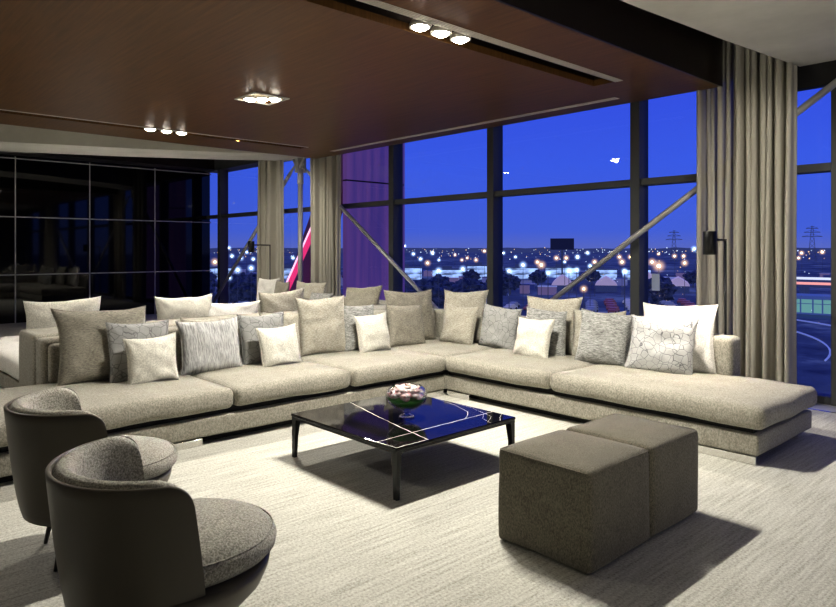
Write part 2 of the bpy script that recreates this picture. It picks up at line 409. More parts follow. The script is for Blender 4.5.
# ------------------------------------------------------------------ recessed lamps, plus added unseen fill lamps
def downlight_cluster(label, pts, z, r=.062, tilt=(0, 0), plate=None):
    t = thing('downlight_cluster', label, 'ceiling light', (pts[1][0], pts[1][1], z))
    for x, y in pts:
        dx, dy = x-pts[1][0], y-pts[1][1]
        bm = bmesh.new(); lathe(bm, [(r*1.0, -.0), (r*1.22, -.004), (r*1.25, .02), (r*1.0, .05), (r*.9, .05)], 28)
        rg = link('lamp_ring', bm, M['vent'], t, True, (dx, dy, 0))
        bm = bmesh.new(); lathe(bm, [(0, -.026), (r*.5, -.022), (r*.85, -.008), (r*1.0, .012)], 24)
        link('lamp_bulb', bm, M['bulb'], rg, True)
    if plate:
        x0, x1, y0, y1 = plate; bm = bmesh.new(); cx_, cy_ = pts[1]
        w = .022
        for q in ((x0-w, x0, y0-w, y1+w), (x1, x1+w, y0-w, y1+w), (x0, x1, y0-w, y0), (x0, x1, y1, y1+w)):
            box(bm, q[0]-cx_, q[1]-cx_, q[2]-cy_, q[3]-cy_, .0, .012)
        link('trim_frame', bm, M['trimwhite'], t)
    return t
C1 = [(-3.715, 3.44), (-3.715, 3.66), (-3.715, 3.88)]
C2 = [(-6.74, 3.66), (-6.66, 3.76), (-6.56, 3.86)]
C3 = [(-9.42, 3.57), (-9.42, 3.80), (-9.42, 4.02)]
downlight_cluster('three round lit spotlights in the dark slot nearest the camera', C1, ZP-.002, .068)
downlight_cluster('lit spotlights in a white square recess in the middle of the wood ceiling', C2, ZP-.012, .068, plate=H3)
downlight_cluster('three lit spotlights in the slot at the far edge of the wood ceiling', C3, ZP-.002, .07)
def spot(loc, tgt, power, angle=120, blend=.5, size=.03, col=(1, .955, .87)):
    l = bpy.data.lights.new('spot', 'SPOT'); l.energy = power; l.spot_size = radians(angle); l.spot_blend = blend; l.shadow_soft_size = size; l.color = col
    o = bpy.data.objects.new('spot_lamp', l); COL.objects.link(o); o.location = loc
    o.rotation_euler = (Vector(tgt)-Vector(loc)).to_track_quat('-Z', 'Y').to_euler(); return o
P1 = 1.0
for k, (x, y) in enumerate(C1): spot((x, y, ZP-.06), ((-4.2, -3.2, -3.0)[k], (2.6, 3.2, 4.2)[k], 0), 235*P1, 150, .6)
for k, (x, y) in enumerate(C2): spot((x, y, ZP-.06), ((-6.9, -6.3, -6.0)[k], (3.0, 3.9, 4.6)[k], 0), 120*P1, 145, .6)
for k, (x, y) in enumerate(C3): spot((x, y, ZP-.06), (-9.2, (2.8, 3.9, 4.8)[k], 0), 120*P1, 140, .6)
spot((1.6, 1.6, .4), (-1.4, 4.9, 3.3), 260, 110, 1., .3)  # unseen uplight added to brighten the near concrete slab
spot((-12.6, 3.6, .3), (-12.6, 4.6, 3.3), 130, 160, 1., .2)  # unseen uplight added behind the sofas for the far soffit
spot((-8.6, 6.6, .3), (-8.8, 6.8, 3.2), 14, 150, 1., .2)
spot((-1.2, 4.6, 3.24), (-2.75, 7.1, 1.9), 150, 48, .8, .05)  # unseen spot added to brighten the wide curtain
spot((-9.46, 4.9, ZP-.02), (-11.3, 7.1, 1.7), 170, 62, .9, .05)  # unseen spot added to brighten the far curtains
for q in (-.4, -.2, 0): spot((-6.66, q, ZP-.02), (-6.2, 1.0+q, 0), 50, 140, .6)
def area(loc, rot, sx, sy, e, col):
    l = bpy.data.lights.new('area', 'AREA'); l.shape = 'RECTANGLE'; l.size = sx; l.size_y = sy; l.energy = e; l.color = col
    o = bpy.data.objects.new('area_fill', l); COL.objects.link(o); o.location = loc; o.rotation_euler = rot; return o

area((2.3, -2.6, 2.6), (radians(62), 0, radians(42)), 3.2, 2.0, 12, (1, .95, .84))  # soft fill added behind the camera, no real source
# ------------------------------------------------------------------ sofas
def foot_bar(x0, x1, y0, y1, p, z1=.06):
    link('foot', bevbox(x0, x1, y0, y1, 0, z1, .004, 1), M['chrome'], p)
sofa = thing('corner_sofa', 'large pale beige corner sofa in front of the window, facing the coffee table', 'sofa', (0, 0, 0))
FX, FY = -4.87, 4.86           # inner front lines of the two runs
kw = dict(r=.02, n=8, wob=.004)
softblock('base', FX, -1.81, FY, 5.98, .065, .212, M['sofa'], sofa, **kw)
softblock('base', -6.1, FX, FY, 5.98, .065, .212, M['sofa'], sofa, **kw)
softblock('base', -6.1, FX, .70, FY, .065, .212, M['sofa'], sofa, **kw)
sk = dict(r=.055, n=14, crown=.018, crownb=.012, wob=.010)
softblock('seat_cushion', FX+.005, -3.56, FY-.03, 5.86, .252, .412, M['sofa'], sofa, seed=1, **sk)
softblock('seat_cushion', -3.555, -1.76, FY-.03, 5.97, .252, .412, M['sofa'], sofa, seed=2, **sk)
softblock('seat_cushion', -6.02, FX, FY+.0, 5.86, .252, .408, M['sofa'], sofa, seed=3, **sk)
softblock('seat_cushion', -6.02, FX+.03, 3.665, FY-.004, .252, .412, M['sofa'], sofa, seed=4, **sk)
softblock('seat_cushion', -6.02, FX+.03, 2.515, 3.66, .252, .412, M['sofa'], sofa, seed=5, **sk)
softblock('seat_cushion', -6.08, FX+.03, .66, 2.51, .252, .412, M['sofa'], sofa, seed=6, **sk)
bk = dict(r=.05, n=10, crown=.008, wob=.006)
softblock('backrest', -6.28, -2.40, 5.87, 6.09, .20, .745, M['sofa'], sofa, seed=7, **bk)
softblock('backrest', -6.28, -6.05, 1.42, 5.88, .20, .77, M['sofa'], sofa, seed=8, **bk)
softblock('lumbar_pad', -6.06, -5.97, 1.46, 2.4, .41, .74, M['sofa'], sofa, r=.04, n=8, seed=9, wob=.005)
foot_bar(-2.42, -1.83, FY+.01, FY+.05, sofa); foot_bar(-4.86, -4.55, FY+.01, FY+.05, sofa)
foot_bar(FX-.05, FX-.01, 1.75, 2.25, sofa); foot_bar(FX-.05, FX-.01, 4.5, 4.85, sofa); foot_bar(-2.0, -1.86, 5.8, 5.9, sofa)
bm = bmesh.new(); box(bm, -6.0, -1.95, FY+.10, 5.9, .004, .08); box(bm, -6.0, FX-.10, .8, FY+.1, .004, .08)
link('under_shade', bm, M['sofa_shadow'], sofa)  # black blocks painting the shade beneath the sofa
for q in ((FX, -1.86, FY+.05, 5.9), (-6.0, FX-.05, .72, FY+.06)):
    bm = bmesh.new(); box(bm, q[0], q[1], q[2], q[3], .205, .26); link('gap_shade', bm, M['sofa_shadow'], sofa)  # black strip painting the shade between cushions and base

s2 = thing('corner_sofa', 'second pale sofa behind the front one, back to back with it, facing the black wall', 'sofa', (0, 0, 0))
softblock('backrest', -6.86, -6.30, 1.42, 6.02, .07, .785, M['sofa'], s2, r=.04, n=10, wob=.005, seed=12)
softblock('backrest', -10.75, -6.86, 5.98, 6.2, .2, .78, M['sofa'], s2, r=.05, n=10, wob=.005, seed=13)
softblock('base', -8.0, -6.87, 1.52, 5.96, .065, .225, M['sofa'], s2, **kw)
softblock('base', -10.7, -8.0, 4.86, 5.96, .065, .225, M['sofa'], s2, **kw)
softblock('base', -9.6, -8.0, 1.52, 2.5, .065, .225, M['sofa'], s2, **kw)
softblock('seat_cushion', -8.03, -6.86, 2.52, 4.2, .235, .42, M['sofa'], s2, seed=21, **sk)
softblock('seat_cushion', -9.62, -6.86, 1.50, 2.51, .235, .42, M['white'], s2, seed=22, **sk)
softblock('seat_cushion', -8.03, -6.86, 4.21, 5.97, .235, .42, M['sofa'], s2, seed=23, **sk)
softblock('seat_cushion', -9.35, -8.04, 4.84, 5.97, .235, .42, M['sofa'], s2, seed=24, **sk)
softblock('seat_cushion', -10.72, -9.36, 4.84, 5.97, .235, .42, M['sofa'], s2, seed=25, **sk)
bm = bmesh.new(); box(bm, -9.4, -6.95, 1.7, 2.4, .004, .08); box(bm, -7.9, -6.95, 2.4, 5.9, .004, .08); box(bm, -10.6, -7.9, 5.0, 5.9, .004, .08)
link('under_shade', bm, M['sofa_shadow'], s2)  # painted shade beneath the second sofa

# ------------------------------------------------------------------ throw pillows
def pillow_mesh(w, h, th, seed, crease=0., n=26):
    r = random.Random(seed); off = Vector((r.uniform(0, 50), r.uniform(0, 50), r.uniform(0, 50)))
    bm = bmesh.new(); sheets = []; rim = []
    def pt(u, v, s):
        pin = .055*w
        bow_x = 1.02-(.095+.03*sin(seed+u))*(1-v*v)**.8*(abs(u)**2.5); bow_z = 1.02-(.09+.03*cos(seed*2+v))*(1-u*u)**.8*(abs(v)**2.5)
        x = u*w/2*bow_x; z = v*h/2*bow_z
        t = ((1-abs(u)**2.6)*(1-abs(v)**2.6)); t = max(t, 0)**.48
        y = s*th/2*t
        # sag: fuller at the bottom
        y *= 1-.16*v
        nv = noise.noise_vector(Vector((x*5, s*3, z*5))+off)
        y += (nv.x*.026+noise.noise(Vector((x*13, s*5, z*13))+off)*.013)*t
        y += s*.006*sin(26*(z*.8+.35*x)+seed+nv.z*5)*t*max(0, .3-v)
        # radial puckers from the corners
        a = math.atan2(1-abs(v), 1-abs(u)); d = math.hypot(1-abs(u), 1-abs(v))
        y += s*.006*sin(a*9+seed)*max(0, 1-d)*t*2
        if crease: y -= s*crease*math.exp(-((v-.12-.05*sin(u*3))/.07)**2)*t
        x += nv.y*.022*(.4+.6*abs(v))+.018*sin(seed)*v; z += nv.z*.016+.012*cos(seed*1.3)*u
        return (x, y, z+h/2)
    def mp(k): a = -1+2*k/n; return math.copysign(1-(1-abs(a))**1.35, a) if abs(a) < 1 else a
    for s in (-1, 1):
        G = [[bm.verts.new(pt(mp(i), mp(j), s)) for i in range(n+1)] for j in range(n+1)]
        for j in range(n):
            for i in range(n): bm.faces.new((G[j][i], G[j][i+1], G[j+1][i+1], G[j+1][i]))
    # rim points depend on s only through noise: weld
    for k in range(n+1):
        pass
    seq = [(mp(i), -1) for i in range(n+1)]+[(1, mp(j)) for j in range(1, n+1)]+[(mp(i), 1) for i in range(n-1, -1, -1)]+[(-1, mp(j)) for j in range(n-1, 0, -1)]
    rim = []
    for u, v in seq:
        a, b = Vector(pt(u, v, -1)), Vector(pt(u, v, 1)); rim.append((a+b)/2)
    bm.verts.ensure_lookup_table()
    lay = {}
    N1 = (n+1)*(n+1)
    for j in range(n+1):
        for i in range(n+1):
            if i in (0, n) or j in (0, n):
                A = bm.verts[j*(n+1)+i]; B = bm.verts[N1+j*(n+1)+i]; m = (A.co+B.co)/2; A.co = m; B.co = m
    bmesh.ops.remove_doubles(bm, verts=bm.verts, dist=.0005)
    return bm, rim
ZS = .405
pill_n = [0]
def pillow(label, x, y, yaw, w, h, th, mat, lean=13, roll=0., piping=True, z=ZS, crease=0., group=None):
    pill_n[0] += 1
    bm, rim = pillow_mesh(w, h, th+.025, pill_n[0]*3.1, crease)
    o = link('throw_pillow', bm, M[mat], None, True)
    o.rotation_euler = (Matrix.Rotation(radians(yaw), 4, 'Z') @ Matrix.Rotation(radians(-lean), 4, 'X') @ Matrix.Rotation(radians(roll), 4, 'Y')).to_euler()
    o.location = (x, y, z)
    tag(o, label, 'pillow', group)
    if piping:
        bm = bmesh.new(); path_tube(bm, rim, .0045, 6, True); link('piping', bm, M[mat], o, True)
    return o
G1, G2, G3, G4 = [None]*4
# left run, near end to corner (faces +X)
pillow('large taupe linen pillow at the near left end of the front sofa', -5.80, 1.84, 92, .74, .62, .17, 'taupe', 12)
pillow('grey quilted pillow between the large taupe one and a small cream one', -5.66, 2.09, 92, .53, .50, .13, 'greyquilt', 12)
pillow('small cream pillow in front of the grey quilted one at the near left end', -5.46, 2.10, 88, .42, .40, .12, 'cream', 17)
pillow('beige pillow mostly hidden behind the silver streaked pillow', -5.86, 2.84, 90, .62, .47, .14, 'beige', 10)
pillow('silver grey pillow with vertical streaks on the left run of the sofa', -5.64, 2.70, 90, .58, .48, .14, 'streak', 16)
pillow('grey quilted pillow behind the cream one at the middle of the left run', -5.70, 3.27, 92, .50, .49, .13, 'greyquilt', 12)
pillow('pale beige pillow peeping out behind the middle cream pillow', -5.82, 3.52, 88, .44, .47, .10, 'beige', 11)
pillow('small cream pillow at the middle of the left run before the large beige one', -5.47, 3.31, 92, .43, .385, .12, 'cream', 17)
pillow('tall pale beige pillow with a fold across its middle on the left run', -5.78, 3.99, 84, .57, .61, .17, 'beige', 10, crease=.03)
pillow('slate grey pillow behind a small cream one near the sofa corner', -5.70, 4.42, 84, .42, .51, .12, 'grey', 11)
pillow('small cream pillow nearest the corner on the left run', -5.52, 4.47, 89, .42, .42, .12, 'cream', 15)
pillow('large taupe pillow in the sofa corner, at the back left', -5.88, 5.32, 72, .62, .62, .17, 'taupe', 10)
pillow('medium beige pillow in front of the large one at the corner, left side', -5.68, 5.08, 80, .46, .48, .13, 'taupe', 13)
# right run, corner to right end (faces -Y)
pillow('large beige pillow in the sofa corner, at the back right', -5.50, 5.79, 14, .60, .62, .16, 'beige', 8)
pillow('medium beige pillow leaning on the large one right of the corner', -5.39, 5.56, 8, .47, .46, .13, 'beige', 14)
pillow('grey quilted pillow standing on the first seat right of the sofa corner', -4.86, 5.64, 6, .50, .48, .14, 'greyquilt', 13, 4)
pillow('large beige pillow behind the dark grey one on the right run', -4.26, 5.80, 4, .66, .60, .13, 'beige', 7)
pillow('dark grey linen pillow between a large beige and a small cream pillow', -4.20, 5.62, 4, .49, .49, .12, 'grey', 10)
pillow('small cream pillow on the right run in front of dark grey linen', -4.21, 5.41, 2, .44, .41, .11, 'cream', 14)
pillow('cream pillow almost hidden behind the grey linen one on the right run', -3.66, 5.76, 3, .58, .50, .11, 'beige', 8)
pillow('grey linen pillow with fine horizontal weave on the long right seat', -3.50, 5.58, 4, .55, .51, .15, 'grey', 12)
pillow('large white pillow at the right end of the sofa', -2.86, 5.80, 5, .66, .61, .15, 'white', 8)
pillow('white pillow with a dark crackle pattern at the right end of the sofa', -2.92, 5.58, 9, .60, .51, .15, 'crackle', 14)
# second sofa, back-to-back row (faces -X) and window row (faces -Y)
pillow('large cream pillow rising over the near end of the second sofa back', -7.02, 1.81, -90, .66, .62, .15, 'cream', 6, piping=False, z=.42)
pillow('cream pillow with a raised right corner on the second sofa, behind the streaked pillow', -7.02, 3.05, -92, .64, .60, .15, 'cream', 6, 3, piping=False, z=.42)
pillow('bright cream pillow slumped over the second sofa back, right of the raised one', -6.98, 3.50, -90, .72, .50, .15, 'white', 4, -2, piping=False, z=.42)
pillow('wide beige pillow over the second sofa back behind the grey quilted one', -7.02, 4.24, -88, .64, .60, .16, 'beige', 5, 2, piping=False, z=.42)
pillow('white pillow under the far floor lamp on the second sofa', -10.18, 5.82, 5, .60, .60, .15, 'white', 8, piping=False, z=.42)
pillow('taupe pillow half behind the white one under the far floor lamp', -9.76, 5.84, 0, .42, .57, .12, 'taupe', 6, piping=False, z=.42)
pillow('beige pillow on the second sofa before the pink light tube', -8.86, 5.80, 0, .84, .59, .15, 'beige', 8, piping=False, z=.42)
pillow('low grey pillow beside the beige one on the second sofa', -8.30, 5.56, -6, .66, .46, .12, 'grey', 14, piping=False, z=.42)
pillow('light beige pillow just behind the taupe one near the purple glass', -7.66, 5.84, 2, .50, .50, .10, 'beige', 6, piping=False, z=.42)
pillow('taupe pillow on the second sofa in front of the purple glass', -7.34, 5.64, 0, .78, .58, .14, 'taupe', 10, -3, piping=False, z=.42)

# ------------------------------------------------------------------ coffee table
def marble():
    m, nt, b = newmat('black marble'); L = nt.links.new
    tc = N(nt, 'ShaderNodeTexCoord'); nz = N(nt, 'ShaderNodeTexNoise', Scale=3., Detail=4.); L(tc.outputs['Object'], nz.inputs['Vector'])
    col = ramp(nt, nz.outputs[0], [(.4, (.003, .003, .0035)), (.7, (.012, .010, .010))])
    L(col, b.inputs['Base Color']); b.inputs['Roughness'].default_value = .05; b.inputs['IOR'].default_value = 1.45
    b.inputs['Specular IOR Level'].default_value = .34
    return m
M['marble'] = marble(); M['vein'] = simple('white marble vein', (.72, .68, .6), .12)
tx, ty = -3.605, 3.16
tb = thing('coffee_table', 'low square coffee table with a black veined marble top on black metal legs', 'table', (tx, ty, 0))
top = link('tabletop', bevbox(-.585, .585, -.56, .56, .295, .315, .005, 2), M['marble'], tb)
def vein(pts, w, name='marble_vein'):
    bm = bmesh.new(); P = []; r = random.Random(len(pts)*7+int(w*1e5))
    full = []
    for (a, b_) in zip(pts, pts[1:]):
        for k in range(10): t = k/10; full.append((a[0]+(b_[0]-a[0])*t+r.uniform(-.0025, .0025), a[1]+(b_[1]-a[1])*t+r.uniform(-.0025, .0025)))
    full.append(pts[-1]); prev = None
    for i, p in enumerate(full):
        q = full[min(i+1, len(full)-1)]; o_ = full[max(i-1, 0)]; dx, dy = q[0]-o_[0], q[1]-o_[1]; l = math.hypot(dx, dy) or 1
        ww = w*r.uniform(.6, 1.2); nx, ny = -dy/l*ww, dx/l*ww
        a = bm.verts.new((p[0]+nx, p[1]+ny, .3153)); c = bm.verts.new((p[0]-nx, p[1]-ny, .3153))
        if prev: bm.faces.new((prev[0], a, c, prev[1]))
        prev = (a, c)
    link(name, bm, M['vein'], top)
vein([(-.58, -.03), (-.1, -.15), (.3, -.235), (.58, -.29)], .004)
vein([(.40, -.556), (.385, -.2), (.378, .2), (.37, .555)], .0035)
vein([(-.22, .555), (.05, .50), (.25, .42), (.33, .33), (.38, .25)], .0022)
vein([(.0, .55), (.2, .53), (.36, .47), (.45, .36), (.58, .30)], .0012)
vein([(.46, .55), (.52, .46), (.58, .40)], .0015); vein([(.30, .50), (.46, .44), (.55, .30)], .0012)
vein([(.572, -.548), (.572, -.30)], .004); vein([(.40, -.548), (.572, -.548)], .003)  # last strip paints the edge highlight by the front corner
for sx in (-1, 1):
    for sy in (-1, 1):
        bm = bmesh.new(); x, y = sx*.565, sy*.54
        secs = [(0, .016, .012), (.15, .019, .014), (.27, .026, .02), (.294, .034, .03)]
        R = []
        for z, a, c in secs:
            ox, oy = x-sx*(a-.016)*.9, y-sy*(c-.012)*.9
            R.append([bm.verts.new((ox+p*a, oy+q*c, z)) for p, q in ((-1, -1), (1, -1), (1, 1), (-1, 1))])
        for A, B in zip(R, R[1:]):
            for i in range(4): bm.faces.new((A[i], A[(i+1) % 4], B[(i+1) % 4], B[i]))
        bm.faces.new(R[0][::-1]); bm.faces.new(R[-1])
        link('leg', bm, M['black_metal'], tb)
bm = bmesh.new()
for s in (-1, 1): box(bm, -.56, .56, s*.545-.012, s*.545+.012, .278, .294); box(bm, s*.567-.012, s*.567+.012, -.54, .54, .278, .294)
link('apron', bm, M['black_metal'], tb)

# bowl with flowers
bx, by = -3.545, 3.15
bw = thing('glass_bowl', 'round footed glass bowl of pale pink petals over green, on the coffee table', 'bowl', (bx, by, .3158)); bw.scale = (1.03, 1.03, 1.12)
bm = bmesh.new(); lathe(bm, [(0, .002), (.052, .003), (.05, .009), (.022, .022), (.02, .030), (.035, .042), (.085, .062), (.125, .092), (.143, .128), (.142, .155), (.128, .18), (.105, .197)], 44)
lathe(bm, [(.100, .196), (.124, .178), (.137, .153), (.138, .128), (.12, .094), (.08, .067), (0, .055)], 44)
link('glass', bm, M['bowlglass'], bw, True)
bm = bmesh.new(); lathe(bm, [(0, .060), (.05, .062), (.08, .072), (.118, .10), (.130, .118), (.12, .124), (0, .124)], 36)
link('green_filling', bm, simple('green gel', (.06, .48, .04), .35), bw, True)
bm = bmesh.new(); r = random.Random(3)
for k in range(110):
    a = r.uniform(0, 2*pi); d = .098*r.random()**.6; zc = .135+.05*(1-(d/.1)**2)*r.uniform(.6, 1)
    c = Vector((cos(a)*d*1.12, sin(a)*d*1.12, zc+.008)); tmp = bmesh.new(); bmesh.ops.create_icosphere(tmp, subdivisions=2, radius=1)
    mt = Matrix.Translation(c) @ Matrix.Rotation(a, 4, 'Z') @ Matrix.Rotation(r.uniform(-.6, .6), 4, 'Y') @ Matrix.Diagonal((.036, .030, .014, 1))
    bmesh.ops.transform(tmp, matrix=mt, verts=tmp.verts); me = bpy.data.meshes.new('tmp'); tmp.to_mesh(me); bm.from_mesh(me); bpy.data.meshes.remove(me); tmp.free()
pm, nt, b_ = newmat('petals'); nz = N(nt, 'ShaderNodeTexNoise', Scale=45.); tc = N(nt, 'ShaderNodeTexCoord'); nt.links.new(tc.outputs['Object'], nz.inputs['Vector'])
nt.links.new(ramp(nt, nz.outputs[0], [(.38, (.72, .34, .32)), (.47, (.85, .64, .60)), (.62, (.88, .84, .76))]), b_.inputs['Base Color'])
link('petals', bm, pm, bw, True)

# ------------------------------------------------------------------ ottomans
def ottoman(label, x0, x1, y0, y1, seed):
    t = thing('ottoman', label, 'ottoman', ((x0+x1)/2, (y0+y1)/2, 0)); w, d = x1-x0, y1-y0
    bm = rbox(w, d, .475, r=.028, n=12, crown=.012, crownb=.010, wob=.006, seed=seed); link('body', bm, M['ottoman'], t, True, (0, 0, .2405))
    bm = bmesh.new(); h = w/2-.008; e = d/2-.008; rr = .02; pts = []
    for cx_, cy_, a0 in ((h-rr, e-rr, 0), (-h+rr, e-rr, 90), (-h+rr, -e+rr, 180), (h-rr, -e+rr, 270)):
        for k in range(5): a = radians(a0+k*22.5); pts.append((cx_+rr*cos(a), cy_+rr*sin(a), .468))
    path_tube(bm, pts, .004, 6, True); link('seam_piping', bm, M['ottoman'], t, True)
    return t
ottoman('taupe woven cube ottoman nearest the camera', -2.27, -1.715, 2.64, 3.205, 1)
ottoman('taupe woven cube ottoman pushed behind the nearer one, toward the sofa', -2.26, -1.72, 3.22, 3.765, 2)

# ------------------------------------------------------------------ tub chairs (face +Y)
def tub_chair(label, x, y, rz):
    t = thing('tub_chair', label, 'armchair', (x, y, 0), radians(rz)); n = 72
    def rad(z, off): return .285+(.378-.285)*min(1, max(0, (z-.20)/.55))**.55-off
    def wall(off0, off1, zlo, ztop, A0, grow, cr, mat, name):
        bm = bmesh.new(); cols = []; m = 14
        for i in range(n+1):
            q = -1+2*i/n; q = math.copysign(1-(1-abs(q))**1.5, q); k = max(0., (abs(q)-(1-cr))/cr)
            zt = ztop-.075*(1-math.sqrt(max(0, 1-k*k)))
            def P_(z, off):
                a = radians(q*(A0+grow*(1-(z-zlo)/(ztop-zlo)))-90); r_ = rad(z, off); return (r_*cos(a), r_*sin(a), z)
            th = off1-off0; c = []
            for j in range(m+1): c.append(bm.verts.new(P_(zlo+(zt-zlo)*j/m, off0)))
            for f, u in ((.2, .28), (.5, .40), (.8, .28)): 
                p = P_(zt, off0+th*f); c.append(bm.verts.new((p[0], p[1], zt+th*u)))
            for j in range(m, -1, -1): c.append(bm.verts.new(P_(zlo+(zt-zlo)*j/m, off1)))
            cols.append(c)
        for P, Q in zip(cols, cols[1:]):
            for k in range(len(P)-1): bm.faces.new((P[k], Q[k], Q[k+1], P[k+1]))
            bm.faces.new((P[-1], Q[-1], Q[0], P[0]))
        bm.faces.new(cols[0]); bm.faces.new(cols[-1][::-1])
        return link(name, bm, mat, t, True)
    wall(0, .018, .225, .750, 88, 14, .13, M['leather'], 'leather_shell')
    wall(.019, .085, .40, .742, 86, 10, .22, M['boucle'], 'back_pad')
    # lower tub closing all round under the seat
    bm = bmesh.new()
    lathe(bm, [(0, .205), (.20, .205), (.265, .212), (.293, .235), (.322, .28), (.342, .33), (.347, .355), (.33, .362), (0, .362)], 56)
    for v_ in bm.verts: v_.co.y += .036*min(1, (v_.co.z-.205)/.08)
    link('tub_base', bm, M['leather'], t, True)
    # seat cushion
    bm = bmesh.new(); R = .322
    lathe(bm, [(0, .364), (R-.07, .364), (R-.02, .372), (R, .395), (R+.004, .42), (R-.004, .445), (R-.018, .452), (R-.03, .468), (R-.08, .486), (R-.18, .497), (0, .503)], 64)
    for v_ in bm.verts: 
        w = noise.noise(v_.co*6)*.004; v_.co.z += w; v_.co.y += .058+ (.03 if v_.co.y > 0 else 0)*v_.co.y/R
    sc = link('seat_cushion', bm, M['boucle'], t, True)
    bm = bmesh.new(); pts = [((R-.010)*cos(2*pi*k/64), (R-.010)*sin(2*pi*k/64)+.058+(.03*sin(2*pi*k/64) if sin(2*pi*k/64) > 0 else 0), .451) for k in range(64)]
    path_tube(bm, pts, .004, 6, True); link('piping', bm, M['boucle'], sc, True)
    for a in (45, 135, 225, 315):
        bm = bmesh.new(); c, s_ = cos(radians(a)), sin(radians(a))
        tube(bm, (c*.26, s_*.26, 0), (c*.20, s_*.20, .23), .009, .017, 12)
        link('leg', bm, M['black_metal'], t, True)
    return t
tub_chair('round taupe tub chair nearest the camera, seen from behind', -2.425, .967, -7)
tub_chair('round taupe tub chair farther left, closer to the sofa', -3.60, 1.07, -7)

# ------------------------------------------------------------------ floor lamps
def floor_lamp(label, x, y, hx, hy_, power):
    t = thing('floor_lamp', label, 'floor lamp', (x, y, 0)); dx, dy = hx-x, hy_-y
    bm = bmesh.new(); lathe(bm, [(0, 0), (.11, 0), (.115, .006), (.11, .012), (0, .012)], 32); link('base', bm, M['black_metal'], t)
    bm = bmesh.new(); tube(bm, (0, 0, .012), (0, 0, 1.6), .011, n=12); link('pole', bm, M['black_metal'], t, True)
    bm = bmesh.new(); tube(bm, (0, 0, 1.59), (dx, dy, 1.59), .011, n=12); link('arm', bm, M['black_metal'], t, True)
    bm = bmesh.new(); lathe(bm, [(0, 1.66), (.052, 1.66), (.055, 1.655), (.055, 1.46), (.05, 1.46), (.05, 1.50), (0, 1.50)], 28)
    hd = link('lamp_head', bm, M['black_metal'], t, True, (dx, dy, 0))
    bm = bmesh.new(); lathe(bm, [(0, 1.495), (.04, 1.495), (.045, 1.498)], 20); link('bulb', bm, M['bulb'], hd)
    spot((hx, hy_, 1.45), (hx-.05, hy_-.1, 0), power, 110, .6, .03, (1, .92, .82)); return t
floor_lamp('slim black reading lamp behind the right end of the sofa', -2.60, 6.22, -2.515, 5.70, 66)
floor_lamp('slim black reading lamp behind the far end of the second sofa', -10.90, 6.32, -10.88, 5.93, 50)

# paper notice on glass
bm = bmesh.new(); box(bm, -3.96, -3.86, 7.41, 7.414, 1.02, 1.22)
tag(link('paper_notice', bm, simple('paper', (.30, .34, .45), .8)), 'small pale paper notice stuck inside the window by the mullion', 'notice')

# ------------------------------------------------------------------ outside: purple cladding, pink tube, city
def purple():  # LED light on the purple cladding painted in as emission
    m, nt, b = newmat('purple painted glow'); L = nt.links.new
    tc = N(nt, 'ShaderNodeTexCoord'); mp = N(nt, 'ShaderNodeMapping'); mp.inputs['Scale'].default_value = (1, 5, .25); L(tc.outputs['Object'], mp.inputs[0])
    n = N(nt, 'ShaderNodeTexNoise', Scale=1.5, Detail=2.); L(mp.outputs[0], n.inputs['Vector'])
    L(ramp(nt, n.outputs[0], [(.3, (.09, .055, .25)), (.7, (.19, .085, .30))]), b.inputs['Emission Color']); b.inputs['Emission Strength'].default_value = .62
    b.inputs['Base Color'].default_value = (.06, .03, .12, 1); return m
bm = bmesh.new(); box(bm, -10.42, -10.3, 7.62, 9.1, -6, 2.82); box(bm, -10.42, -10.3, 7.62, 9.1, 2.85, 5)
bm2 = bmesh.new(); box(bm2, -10.41, -10.31, 7.62, 9.1, 2.82, 2.85)
pf = tag(link('purple_facade_fin', bm, purple()), 'purple facade panel outside with its light painted in, beside the curtain', 'facade panel')
link('seam', bm2, M['dark'], pf)
# pink neon tube on a raking maroon member
t = thing('neon_tube', 'raking pink neon tube outside between the two far curtains', 'neon light', (-14.64, 9.0, .59))
bm = bmesh.new(); tube(bm, (-1.3, 0, -1.6), (1.2, 0, 1.47), .085, n=16); link('tube', bm, emis('pink neon', (.85, .05, .22), 1.1), t, True)
bm = bmesh.new(); tube(bm, (-1.28, -.08, -1.58), (1.18, -.08, 1.45), .028, n=10); link('core', bm, emis('pink neon core', (1, .55, .75), 1.6), t, True)
bm = bmesh.new()
for p in ((-15.9, 9.35, 0.1), (-13.55, 9.35, 3.4)): pass
v = [bm.verts.new(p) for p in ((-15.9, 9.35, -.4), (-13.2, 9.35, 3.9), (-12.2, 9.35, 3.9), (-14.9, 9.35, -.4), (-15.9, 9.6, -.4), (-13.2, 9.6, 3.9), (-12.2, 9.6, 3.9), (-14.9, 9.6, -.4))]
for q in ((0, 1, 2, 3), (7, 6, 5, 4), (0, 4, 5, 1), (1, 5, 6, 2), (2, 6, 7, 3), (3, 7, 4, 0)): bm.faces.new([v[i] for i in q])
tag(link('raking_girder', bm, simple('maroon steel', (.05, .012, .03), .5, 0, .5, (.10, .02, .06), .35)), 'dark maroon raking girder behind the pink neon tube', 'girder')

